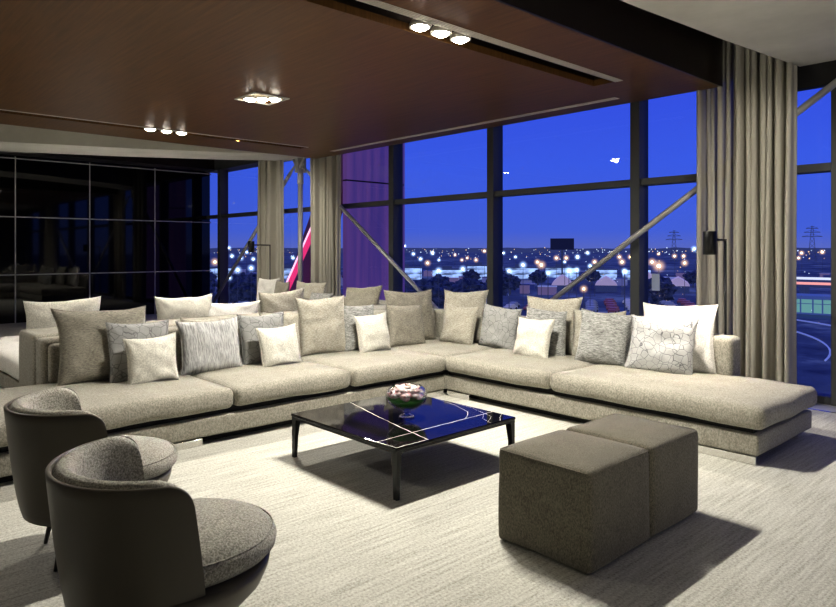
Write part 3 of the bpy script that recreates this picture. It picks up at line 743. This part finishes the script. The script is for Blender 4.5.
ZG = -14.
def cityground():  # blue glow of lit haze painted into the ground as emission
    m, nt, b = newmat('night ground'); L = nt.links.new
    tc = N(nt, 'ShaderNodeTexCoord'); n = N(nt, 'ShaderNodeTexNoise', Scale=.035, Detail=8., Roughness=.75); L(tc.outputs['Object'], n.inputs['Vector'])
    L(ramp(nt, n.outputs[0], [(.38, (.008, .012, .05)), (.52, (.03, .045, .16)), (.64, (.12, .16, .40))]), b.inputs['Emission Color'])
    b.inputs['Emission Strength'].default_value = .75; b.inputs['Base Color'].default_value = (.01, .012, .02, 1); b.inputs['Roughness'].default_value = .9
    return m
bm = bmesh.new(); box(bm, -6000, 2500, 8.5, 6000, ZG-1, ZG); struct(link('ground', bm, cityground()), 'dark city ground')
bm = bmesh.new(); r = random.Random(5); pr_ = None
for k in range(161):
    a = radians(60+120*k/160); d = 3800; h = 26+14*noise.noise(Vector((k*.08, 0, 0)))+5*noise.noise(Vector((k*.5, 3, 0)))
    p = (d*cos(a), d*sin(a)); cur = (bm.verts.new((*p, ZG)), bm.verts.new((*p, ZG+h)), bm.verts.new((p[0]*1.1, p[1]*1.1, ZG+h*.8)))
    if pr_: bm.faces.new((pr_[0], cur[0], cur[1], pr_[1])); bm.faces.new((pr_[1], cur[1], cur[2], pr_[2]))
    pr_ = cur
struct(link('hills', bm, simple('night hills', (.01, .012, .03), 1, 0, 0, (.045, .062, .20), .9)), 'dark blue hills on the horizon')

white_l = emis('white city lamp', (.72, .85, 1), 11); warm_l = emis('warm city lamp', (1, .70, .38), 9)
LAMPS = [(-240, 212, 3.4, 'w', 0.36), (-311, 282, -1.0, 'w', 0.57), (-218, 202, -2.5, 'w', 0.43), (-149, 141, -2.5, 'y', 0.37), (-303, 291, -0.4, 'w', 0.94), (-191, 187, -2.5, 'w', 0.3), (-293, 301, -1.6, 'y', 0.47), (-185, 194, -2.5, 'y', 0.33), (-229, 244, -2.5, 'y', 0.38), (-181, 198, -2.5, 'y', 0.39), (-214, 240, 1.0, 'y', 0.43), (-179, 200, -2.5, 'w', 0.36), (-93, 91, -2.5, 'w', 0.26), (-95, 94, -2.5, 'w', 0.15), (-89, 91, -2.5, 'w', 0.29), (-97, 102, -2.5, 'w', 0.28), (-96, 104, -2.5, 'w', 0.32), (-95, 105, -2.5, 'w', 0.32), (-273, 324, -0.4, 'w', 0.52), (-243, 299, -2.5, 'w', 0.43), (-112, 141, -2.5, 'w', 0.38), (-137, 180, -2.5, 'y', 0.38), (-109, 145, -2.5, 'y', 0.44), (-199, 277, -2.5, 'y', 0.56), (-196, 281, -2.5, 'y', 0.56), (-131, 187, -2.5, 'w', 0.25), (-219, 325, -2.5, 'w', 0.86), (-237, 363, -0.4, 'w', 0.57), (-124, 194, -2.5, 'y', 0.4), (-74, 107, -2.5, 'w', 0.31), (-77, 114, -2.5, 'w', 0.24), (-94, 145, -2.5, 'w', 0.26), (-97, 114, -2.5, 'w', 0.23), (-82, 99, -2.5, 'w', 0.23), (-70, 95, -2.5, 'w', 0.18), (-203, 343, -2.5, 'y', 0.6), (-118, 201, -2.5, 'y', 0.45), (-199, 348, -2.5, 'y', 0.64), (-67, 115, -2.5, 'w', 0.23), (-64, 110, -2.5, 'w', 0.19), (-39, 59, -2.5, 'y', 0.15), (-111, 208, -2.5, 'y', 0.5), (-82, 157, -2.5, 'y', 0.56), (-200, 403, -2.3, 'y', 0.71), (-196, 407, -2.3, 'y', 0.8), (-193, 410, -1.0, 'w', 0.66), (-146, 314, 2.0, 'w', 0.57), (-96, 200, -2.5, 'y', 0.42), (-207, 396, -1.0, 'y', 0.47), (-204, 399, -1.0, 'y', 0.47), (-146, 462, -0.4, 'y', 0.66), (-144, 464, -2.3, 'y', 0.71), (-137, 471, 0.2, 'y', 0.75), (-135, 474, -1.0, 'y', 0.57), (-117, 366, -2.5, 'y', 0.45), (-210, 101, -2.5, 'y', 0.5), (-297, 150, 2.5, 'w', 0.43), (-388, 198, -2.3, 'w', 0.75), (-382, 205, 0.2, 'w', 0.57), (-123, 64, -2.5, 'w', 0.3), (-134, 73, -2.5, 'w', 0.3), (-357, 176, -2.5, 'w', 0.51), (-306, 161, -2.5, 'w', 0.56), (-268, 147, -2.5, 'w', 0.43), (-189, 124, -2.5, 'w', 0.5), (-288, 180, -2.5, 'w', 0.45), (-89, 45, -2.5, 'w', 0.17), (-90, 48, -2.5, 'w', 0.16)]
def halo(name, col, k):  # emissive shell that paints a soft glow around a lamp head
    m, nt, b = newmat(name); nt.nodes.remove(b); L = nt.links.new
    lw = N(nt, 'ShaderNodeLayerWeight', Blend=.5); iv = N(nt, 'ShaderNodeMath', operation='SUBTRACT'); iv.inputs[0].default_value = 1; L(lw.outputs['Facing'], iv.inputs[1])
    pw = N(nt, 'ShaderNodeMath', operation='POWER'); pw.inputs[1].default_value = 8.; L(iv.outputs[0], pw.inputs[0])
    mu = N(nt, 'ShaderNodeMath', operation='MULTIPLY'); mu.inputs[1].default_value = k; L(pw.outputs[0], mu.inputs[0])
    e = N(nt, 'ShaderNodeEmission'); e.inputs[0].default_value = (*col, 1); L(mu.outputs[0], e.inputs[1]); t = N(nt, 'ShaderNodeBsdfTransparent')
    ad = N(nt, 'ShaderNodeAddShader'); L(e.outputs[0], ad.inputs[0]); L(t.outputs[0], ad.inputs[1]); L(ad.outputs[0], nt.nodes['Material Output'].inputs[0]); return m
halo_w = halo('white painted glow', (.45, .65, 1), .85); halo_y = halo('warm painted glow', (1, .62, .32), .6)
LG = 'street lamps in the night city'
pole_m = simple('lamp pole', (.05, .05, .07), .6, 0, .3, (.10, .12, .22), .25)
keep = []
for q in LAMPS:
    if all(math.hypot(q[0]-p[0], q[1]-p[1]) > 4.4 for p in keep): keep.append(q)
LAMPS = keep
for x, y, z, c, s in LAMPS:
    lab = ('warm yellow' if c == 'y' else 'cold white')+' glowing street lamp on a thin pole in the night city'
    t = thing('street_lamp', lab, 'street lamp', (x, y, ZG), 0, LG+(' warm' if c == 'y' else ' white'))
    bm = bmesh.new(); tube(bm, (0, 0, 0), (0, 0, z-ZG-s*.5), .09, .06, 6); link('pole', bm, pole_m, t)
    bm = bmesh.new(); bmesh.ops.create_icosphere(bm, subdivisions=2, radius=s*.8); link('lamp_head', bm, warm_l if c == 'y' else white_l, t, True, (0, 0, z-ZG))
    bm = bmesh.new(); bmesh.ops.create_icosphere(bm, subdivisions=3, radius=min(s*4.2, 2.6)); link('painted_glow', bm, halo_y if c == 'y' else halo_w, t, True, (0, 0, z-ZG))
# countless far lights
for nm, col, cnt, sd, st in (('white', (.7, .82, 1), 330, 1, 1.5), ('warm', (1, .66, .36), 240, 2, 1.3)):
    r = random.Random(sd); bm = bmesh.new()
    for k in range(cnt):
        a = radians(r.uniform(98, 158)); d = 420+2800*r.random()**1.3 if k % 3 else r.uniform(140, 420); s = d*r.uniform(.0004, .0011 if k % 3 else .0007)
        z = ZG+(r.uniform(3, 14) if k % 3 else r.uniform(.5, 4))+max(0, d-1500)*.010*r.random(); c = Vector((d*cos(a), d*sin(a), z))
        vs = [bm.verts.new(c+Vector(o)*s) for o in ((1, 0, 0), (-1, 0, 0), (0, 1, 0), (0, -1, 0), (0, 0, 1), (0, 0, -1))]
        for q in ((0, 2, 4), (2, 1, 4), (1, 3, 4), (3, 0, 4), (2, 0, 5), (1, 2, 5), (3, 1, 5), (0, 3, 5)): bm.faces.new([vs[i] for i in q])
    tag(link('distant_city_lights', bm, emis('far %s lights' % nm, col, st)), 'countless tiny %s lights scattered toward the horizon' % nm, 'city lights', None, 'stuff')
# floodlit halls
def hallmat(name, col, s):  # floodlighting painted into the walls as patchy emission
    m, nt, b = newmat(name); L = nt.links.new; tc = N(nt, 'ShaderNodeTexCoord')
    mp = N(nt, 'ShaderNodeMapping'); mp.inputs['Scale'].default_value = (.12, .12, .5); L(tc.outputs['Object'], mp.inputs[0])
    n = N(nt, 'ShaderNodeTexNoise', Scale=1., Detail=4.); L(mp.outputs[0], n.inputs['Vector'])
    L(ramp(nt, n.outputs[0], [(.38, tuple(x*.12 for x in col)), (.6, col)]), b.inputs['Emission Color']); b.inputs['Emission Strength'].default_value = s
    b.inputs['Base Color'].default_value = (.1, .1, .12, 1); return m
hm = hallmat('floodlit cladding', (.42, .60, 1.0), 1.35); rf_m = simple('hall roof', (.02, .025, .05), .8, 0, .2, (.05, .07, .20), .6)
halls = [(-262, 232, 17, 6), (-247, 249, 17, 5), (-236, 261, 13, 7), (-221, 277, 17, 6), (-207, 293, 17, 6), (-193, 308, 16, 5), (-180, 321, 14, 5), (-330, 140, 50, 6), (-296, 184, 30, 6)]
for x, y, w, h in halls:
    a = math.atan2(y, x)-pi/2
    t = thing('warehouse', 'long low warehouse with blue-white floodlit walls in the night city', 'building', (x, y, ZG), a, 'floodlit warehouses')
    bm = bmesh.new(); box(bm, -w/2, w/2, 0, 14, 0, h); link('wall', bm, hm, t)
    bm = bmesh.new(); box(bm, -w/2-.5, w/2+.5, -.5, 14.5, h, h+.7); box(bm, -w*.2, w*.1, 3, 9, h+.7, h+2); link('roof', bm, rf_m, t)
# marquee tents
tm = simple('tent canvas', (.5, .46, .46), .8, 0, .2, (.50, .40, .46), .62)
for x, y, w, h, lab in ((-123.5, 229, 8, 7, 'tallest'), (-114.5, 233.5, 8, 5.5, 'middle'), (-105.5, 238, 8, 6.2, 'rightmost'), (-146, 207, 8, 6, 'leftmost'), (-134.5, 218, 8, 5.5, 'second from left')):
    a = math.atan2(y, x)-pi/2
    t = thing('marquee_tent', 'pale peaked tent roof outside, %s of the tents' % lab, 'tent', (x, y, ZG), a)
    bm = bmesh.new(); prof = [(-w/2, 2.4), (-w*.42, 3.4), (-w*.25, h*.8), (0, h), (w*.25, h*.8), (w*.42, 3.4), (w/2, 2.4)]
    A_ = [bm.verts.new((p, 0, q)) for p, q in prof]; B_ = [bm.verts.new((p, 14, q)) for p, q in prof]
    for i in range(6): bm.faces.new((A_[i], A_[i+1], B_[i+1], B_[i]))
    bm.faces.new(A_); bm.faces.new(B_[::-1]); link('roof', bm, tm, t)
    bm = bmesh.new(); box(bm, -w/2+.2, w/2-.2, .2, 13.8, 0, 2.4); link('wall', bm, rf_m, t)
# billboard
t = thing('billboard', 'dark unlit billboard on a tall pole against the dusk sky', 'billboard', (-177, 250.7, ZG), radians(35))
bm = bmesh.new(); tube(bm, (0, 0, 0), (0, 0, 15.5), .35, n=10); link('pole', bm, pole_m, t)
bm = bmesh.new(); box(bm, -5.2, 5.2, -.4, .4, 15.6, 20.7); link('panel', bm, simple('billboard back', (.01, .012, .03), .8, 0, .2, (.012, .015, .05), .7), t)
# pylons
def pylon(x, y, h, lab):
    t = thing('electricity_pylon', lab, 'pylon', (x, y, ZG), math.atan2(y, x)-pi/2); bm = bmesh.new(); k = h/40
    for s in (-1, 1):
        for q in (-1, 1): tube(bm, (s*4*k, q*4*k, 0), (s*.7*k, q*.7*k, h), .35*k, .25*k, 4)
    z = 0
    for i in range(8):
        z0, z1 = h*i/8, h*(i+1)/8; a0, a1 = (4-3.3*i/8)*k, (4-3.3*(i+1)/8)*k
        tube(bm, (-a0, -a0, z0), (a1, -a1, z1), .2*k, n=4); tube(bm, (a0, -a0, z0), (-a1, -a1, z1), .2*k, n=4)
    link('lattice', bm, pole_m, t)
    for zz, w in ((.70, 10), (.82, 8), (.93, 6)):
        bm = bmesh.new(); tube(bm, (-w*k, 0, h*zz), (w*k, 0, h*zz), .4*k, n=4); tube(bm, (-w*k, 0, h*zz), (0, 0, h*zz+2.5*k), .22*k, n=4); tube(bm, (w*k, 0, h*zz), (0, 0, h*zz+2.5*k), .22*k, n=4)
        link('crossarm', bm, pole_m, t)
pylon(-429, 863, 42, 'faint lattice pylon on the horizon beside the wide curtain, left of it'); pylon(-303, 1000, 48, 'faint lattice pylon on the horizon right of the wide curtain')
# trees
tree_m, nt, b_ = newmat('night foliage'); nz = N(nt, 'ShaderNodeTexNoise', Scale=.9, Detail=6.); tc = N(nt, 'ShaderNodeTexCoord'); nt.links.new(tc.outputs['Object'], nz.inputs['Vector'])
nt.links.new(ramp(nt, nz.outputs[0], [(.40, (.004, .007, .03)), (.62, (.03, .042, .13))]), b_.inputs['Emission Color']); b_.inputs['Emission Strength'].default_value = .6; b_.inputs['Base Color'].default_value = (.01, .015, .02, 1)
def tree(h, sd):
    t = thing('tree', 'dark bushy tree among the city lights', 'tree', (0, 0, ZG), 0, 'dark trees outside')
    bm = bmesh.new(); tube(bm, (0, 0, 0), (0, 0, h*.4), .3, .2, 7); link('trunk', bm, pole_m, t)
    bm = bmesh.new(); bmesh.ops.create_icosphere(bm, subdivisions=4, radius=1)
    for v_ in bm.verts:
        n_ = noise.noise(v_.co*2.2+Vector((sd, 0, 0)))*.45+noise.noise(v_.co*6+Vector((sd, 9, 0)))*.22
        v_.co *= 1+n_; v_.co.x *= h*.48; v_.co.y *= h*.48; v_.co.z = v_.co.z*h*.36+h*.6
    link('crown', bm, tree_m, t); return t
protos = [tree(h, s) for h, s in ((7, 1), (6, 2), (8.5, 3))]
r = random.Random(12); placed = [Vector((q[0], q[1])) for q in LAMPS]
for k in range(46):
    p = protos[k % 3]; t = p if k < 3 else copy_tree(p)
    for _ in range(400):
        a = radians(r.uniform(107, 156)); d = r.uniform(150, 215) if k % 3 else r.uniform(215, 330); p_ = Vector((d*cos(a), d*sin(a)))
        if all((p_-q).length > 11 for q in placed) and all((p_-Vector((h_[0], h_[1]))).length > 34 for h_ in halls) and (p_-Vector((-122, 232))).length > 34 and not (p_.x > -100 and p_.y > 135) and not (-135 < p_.x < -40 and 120 < p_.y < 215 and p_.y-128 < (p_.x+140)*.9+70): break
    placed.append(p_)
    t.location = (d*cos(a), d*sin(a), ZG); t.rotation_euler.z = r.uniform(0, 6)
sheds = [simple('shed %d' % i, c, .7, 0, .2, c, .8) for i, c in enumerate(((.05, .07, .22), (.12, .13, .26), (.16, .12, .20), (.025, .035, .13), (.24, .27, .42)))]  # dim night light put into the shed colours as emission
SG = 'low sheds among the city lights'
for k in range(90):
    for _ in range(300):
        a = radians(r.uniform(104, 157)); d = r.uniform(150, 420); p_ = Vector((d*cos(a), d*sin(a)))
        if all((p_-q).length > 9 for q in placed) and all((p_-Vector((h_[0], h_[1]))).length > 28 for h_ in halls) and all((p_-Vector((l_[0], l_[1]))).length > 4 for l_ in LAMPS) and (p_-Vector((-122, 232))).length > 42 and not (p_.x > -95 and p_.y > 135) and not (-135 < p_.x < -40 and 120 < p_.y < 215 and p_.y-128 < (p_.x+140)*.9+70): break
    placed.append(p_); w_, d_, h_ = r.uniform(3, 8), r.uniform(3, 5), r.uniform(1.8, 3.6)
    t = thing('shed', 'low flat-roofed shed in the dark ground between the city lights', 'shed', (p_.x, p_.y, ZG), a-pi/2+r.uniform(-.4, .4), SG)
    bm = bmesh.new(); box(bm, -w_/2, w_/2, -d_/2, d_/2, 0, h_); link('wall', bm, sheds[k % 4], t)
    bm = bmesh.new(); box(bm, -w_/2-.2, w_/2+.2, -d_/2-.2, d_/2+.2, h_, h_+.3); link('roof', bm, sheds[(k+2) % 5], t)
# parked cars
def car(colr, lab, e):
    t = thing('car', lab+' car parked in the lot far below the window', 'car', (0, 0, ZG), 0, lab+' parked cars')
    prof = [(-2.1, .35), (-2.15, .8), (-1.9, .95), (-1.25, 1.0), (-.8, 1.42), (.6, 1.45), (1.2, 1.0), (1.95, .88), (2.15, .65), (2.1, .35)]
    bm = bmesh.new(); A_ = [bm.verts.new((x, -.85, z)) for x, z in prof]; B_ = [bm.verts.new((x, .85, z)) for x, z in prof]
    for i in range(len(prof)-1): bm.faces.new((A_[i], A_[i+1], B_[i+1], B_[i]))
    bm.faces.new((A_[-1], A_[0], B_[0], B_[-1])); bm.faces.new(A_[::-1]); bm.faces.new(B_)
    link('body', bm, simple(lab+' car paint', colr, .3, .2, .5, colr, e), t)
    for sx in (-1.3, 1.3):
        for sy in (-.87, .87):
            bm = bmesh.new(); tube(bm, (sx, sy-.08, .32), (sx, sy+.08, .32), .32, n=12); link('wheel', bm, M['dark'], t)
    return t
cars = [car((.16, .06, .08), 'dull red', .5), car((.16, .18, .26), 'silver grey', .5), car((.03, .05, .13), 'dark blue', .5), car((.30, .30, .36), 'white', .55)]
k = 0
for row in range(6):
    for c in range(11):
        p = cars[(k*7+row) % 4]; t = p if k < 4 else copy_tree(p)
        if k < 4: t = cars[k]
        x = -125+row*5.0+c*4.6; y = 128+row*11+c*2.3
        t.location = (x, y, ZG+.02) if k != 28 else (x-2.5, y-4, ZG+.02); t.rotation_euler.z = radians(100+r.uniform(-4, 4)); k += 1
# road, lit kiosk at the right
bm = bmesh.new(); prism(bm, [(-95, 150), (20, 190), (20, 204), (-95, 163)], ZG+.02, ZG+.1)
struct(link('road', bm, simple('asphalt', (.02, .025, .05), .6, 0, .3, (.018, .03, .11), .8)), 'dark road at the right')
for nm, z, dy, col, s in (('warm', -9.0, 0, (1, .42, .40), 1.1), ('white', -7.6, 5, (.75, .8, 1), 1.1)):  # raised strips added to stand in for streaks of traffic light
    t = thing('traffic_streak', 'raised strip added for a streak of %s traffic light outside at the right' % nm, 'light trail', (-62, 236+dy, ZG), radians(6))
    bm = bmesh.new(); box(bm, -30, 60, -.2, .2, z-ZG-.5, z-ZG+.3); link('streak_strip', bm, emis('%s strip' % nm, col, s), t)
    bm = bmesh.new(); box(bm, -30, 60, .2, 3, z-ZG-1.4, z-ZG); 
    for q in range(-25, 60, 12): box(bm, q, q+1.2, .6, 2, 0, z-ZG-1.3)
    link('added_deck', bm, rf_m, t)
for j, (rr_, yy) in enumerate(((60, 104), (66, 104), (78, 104))):
    bm = bmesh.new(); pts = [(-95+rr_*cos(radians(q)), yy-10+rr_*sin(radians(q)), ZG+.35) for q in range(8, 70, 3)]; path_tube(bm, pts, .16, 4)
    struct(link('kerb', bm, simple('pale kerb', (.3, .32, .4), .7, 0, .2, (.16, .20, .42), .9)), 'pale curved kerb beside the road')
t = thing('kiosk', 'small flat-roofed pavilion with lit greenish glass front below at the right', 'building', (-60.5, 176, ZG), radians(6))
bm = bmesh.new(); box(bm, -2, 12, 0, 6, .5, 3.8); link('window', bm, emis('kiosk glow', (.22, .50, .50), .75), t)
bm = bmesh.new(); box(bm, -4, 14, -1.5, 8, 3.8, 4.6); box(bm, -3, -2, 0, 6, 0, 3.8); box(bm, -2, 12, -.1, .05, 2.6, 2.75); [box(bm, q, q+.3, -.1, .2, 0, 3.8) for q in (1, 3.4, 4.4, 7, 9, 11.7)]; box(bm, -3, 12, -.05, 6, 0, .5); link('roof', bm, simple('kiosk roof', (.1, .12, .2), .6, 0, .3, (.06, .10, .26), .8), t)

# ------------------------------------------------------------------ world: dusk sky
w = bpy.data.worlds.new('dusk'); S.world = w; w.use_nodes = True; nt = w.node_tree
bg = nt.nodes['Background']; tc = N(nt, 'ShaderNodeTexCoord'); sp = N(nt, 'ShaderNodeSeparateXYZ'); nt.links.new(tc.outputs['Generated'], sp.inputs[0])
mp = N(nt, 'ShaderNodeMapRange'); mp.inputs['From Min'].default_value = 0; mp.inputs['From Max'].default_value = .35; nt.links.new(sp.outputs['Z'], mp.inputs[0])
nt.links.new(ramp(nt, mp.outputs[0], [(0., (.12, .16, .50)), (.08, (.072, .135, .62)), (.35, (.054, .122, .70)), (1., (.035, .06, .66))]), bg.inputs[0])
bg.inputs[1].default_value = 1.12

# ------------------------------------------------------------------ camera
cd = bpy.data.cameras.new('camera'); cam = bpy.data.objects.new('camera', cd); COL.objects.link(cam); S.camera = cam
cam.location = (0, 0, 1.5); cam.rotation_euler = (radians(90), 0, radians(47.4))
cd.sensor_width = 36; cd.lens = 668/836*36; cd.shift_y = -(303.5-250)/836; cd.clip_end = 10000; cd.clip_start = .05
S.view_settings.view_transform = 'Standard'; S.view_settings.look = 'None'; S.view_settings.exposure = 0.08; S.view_settings.gamma = 0.88
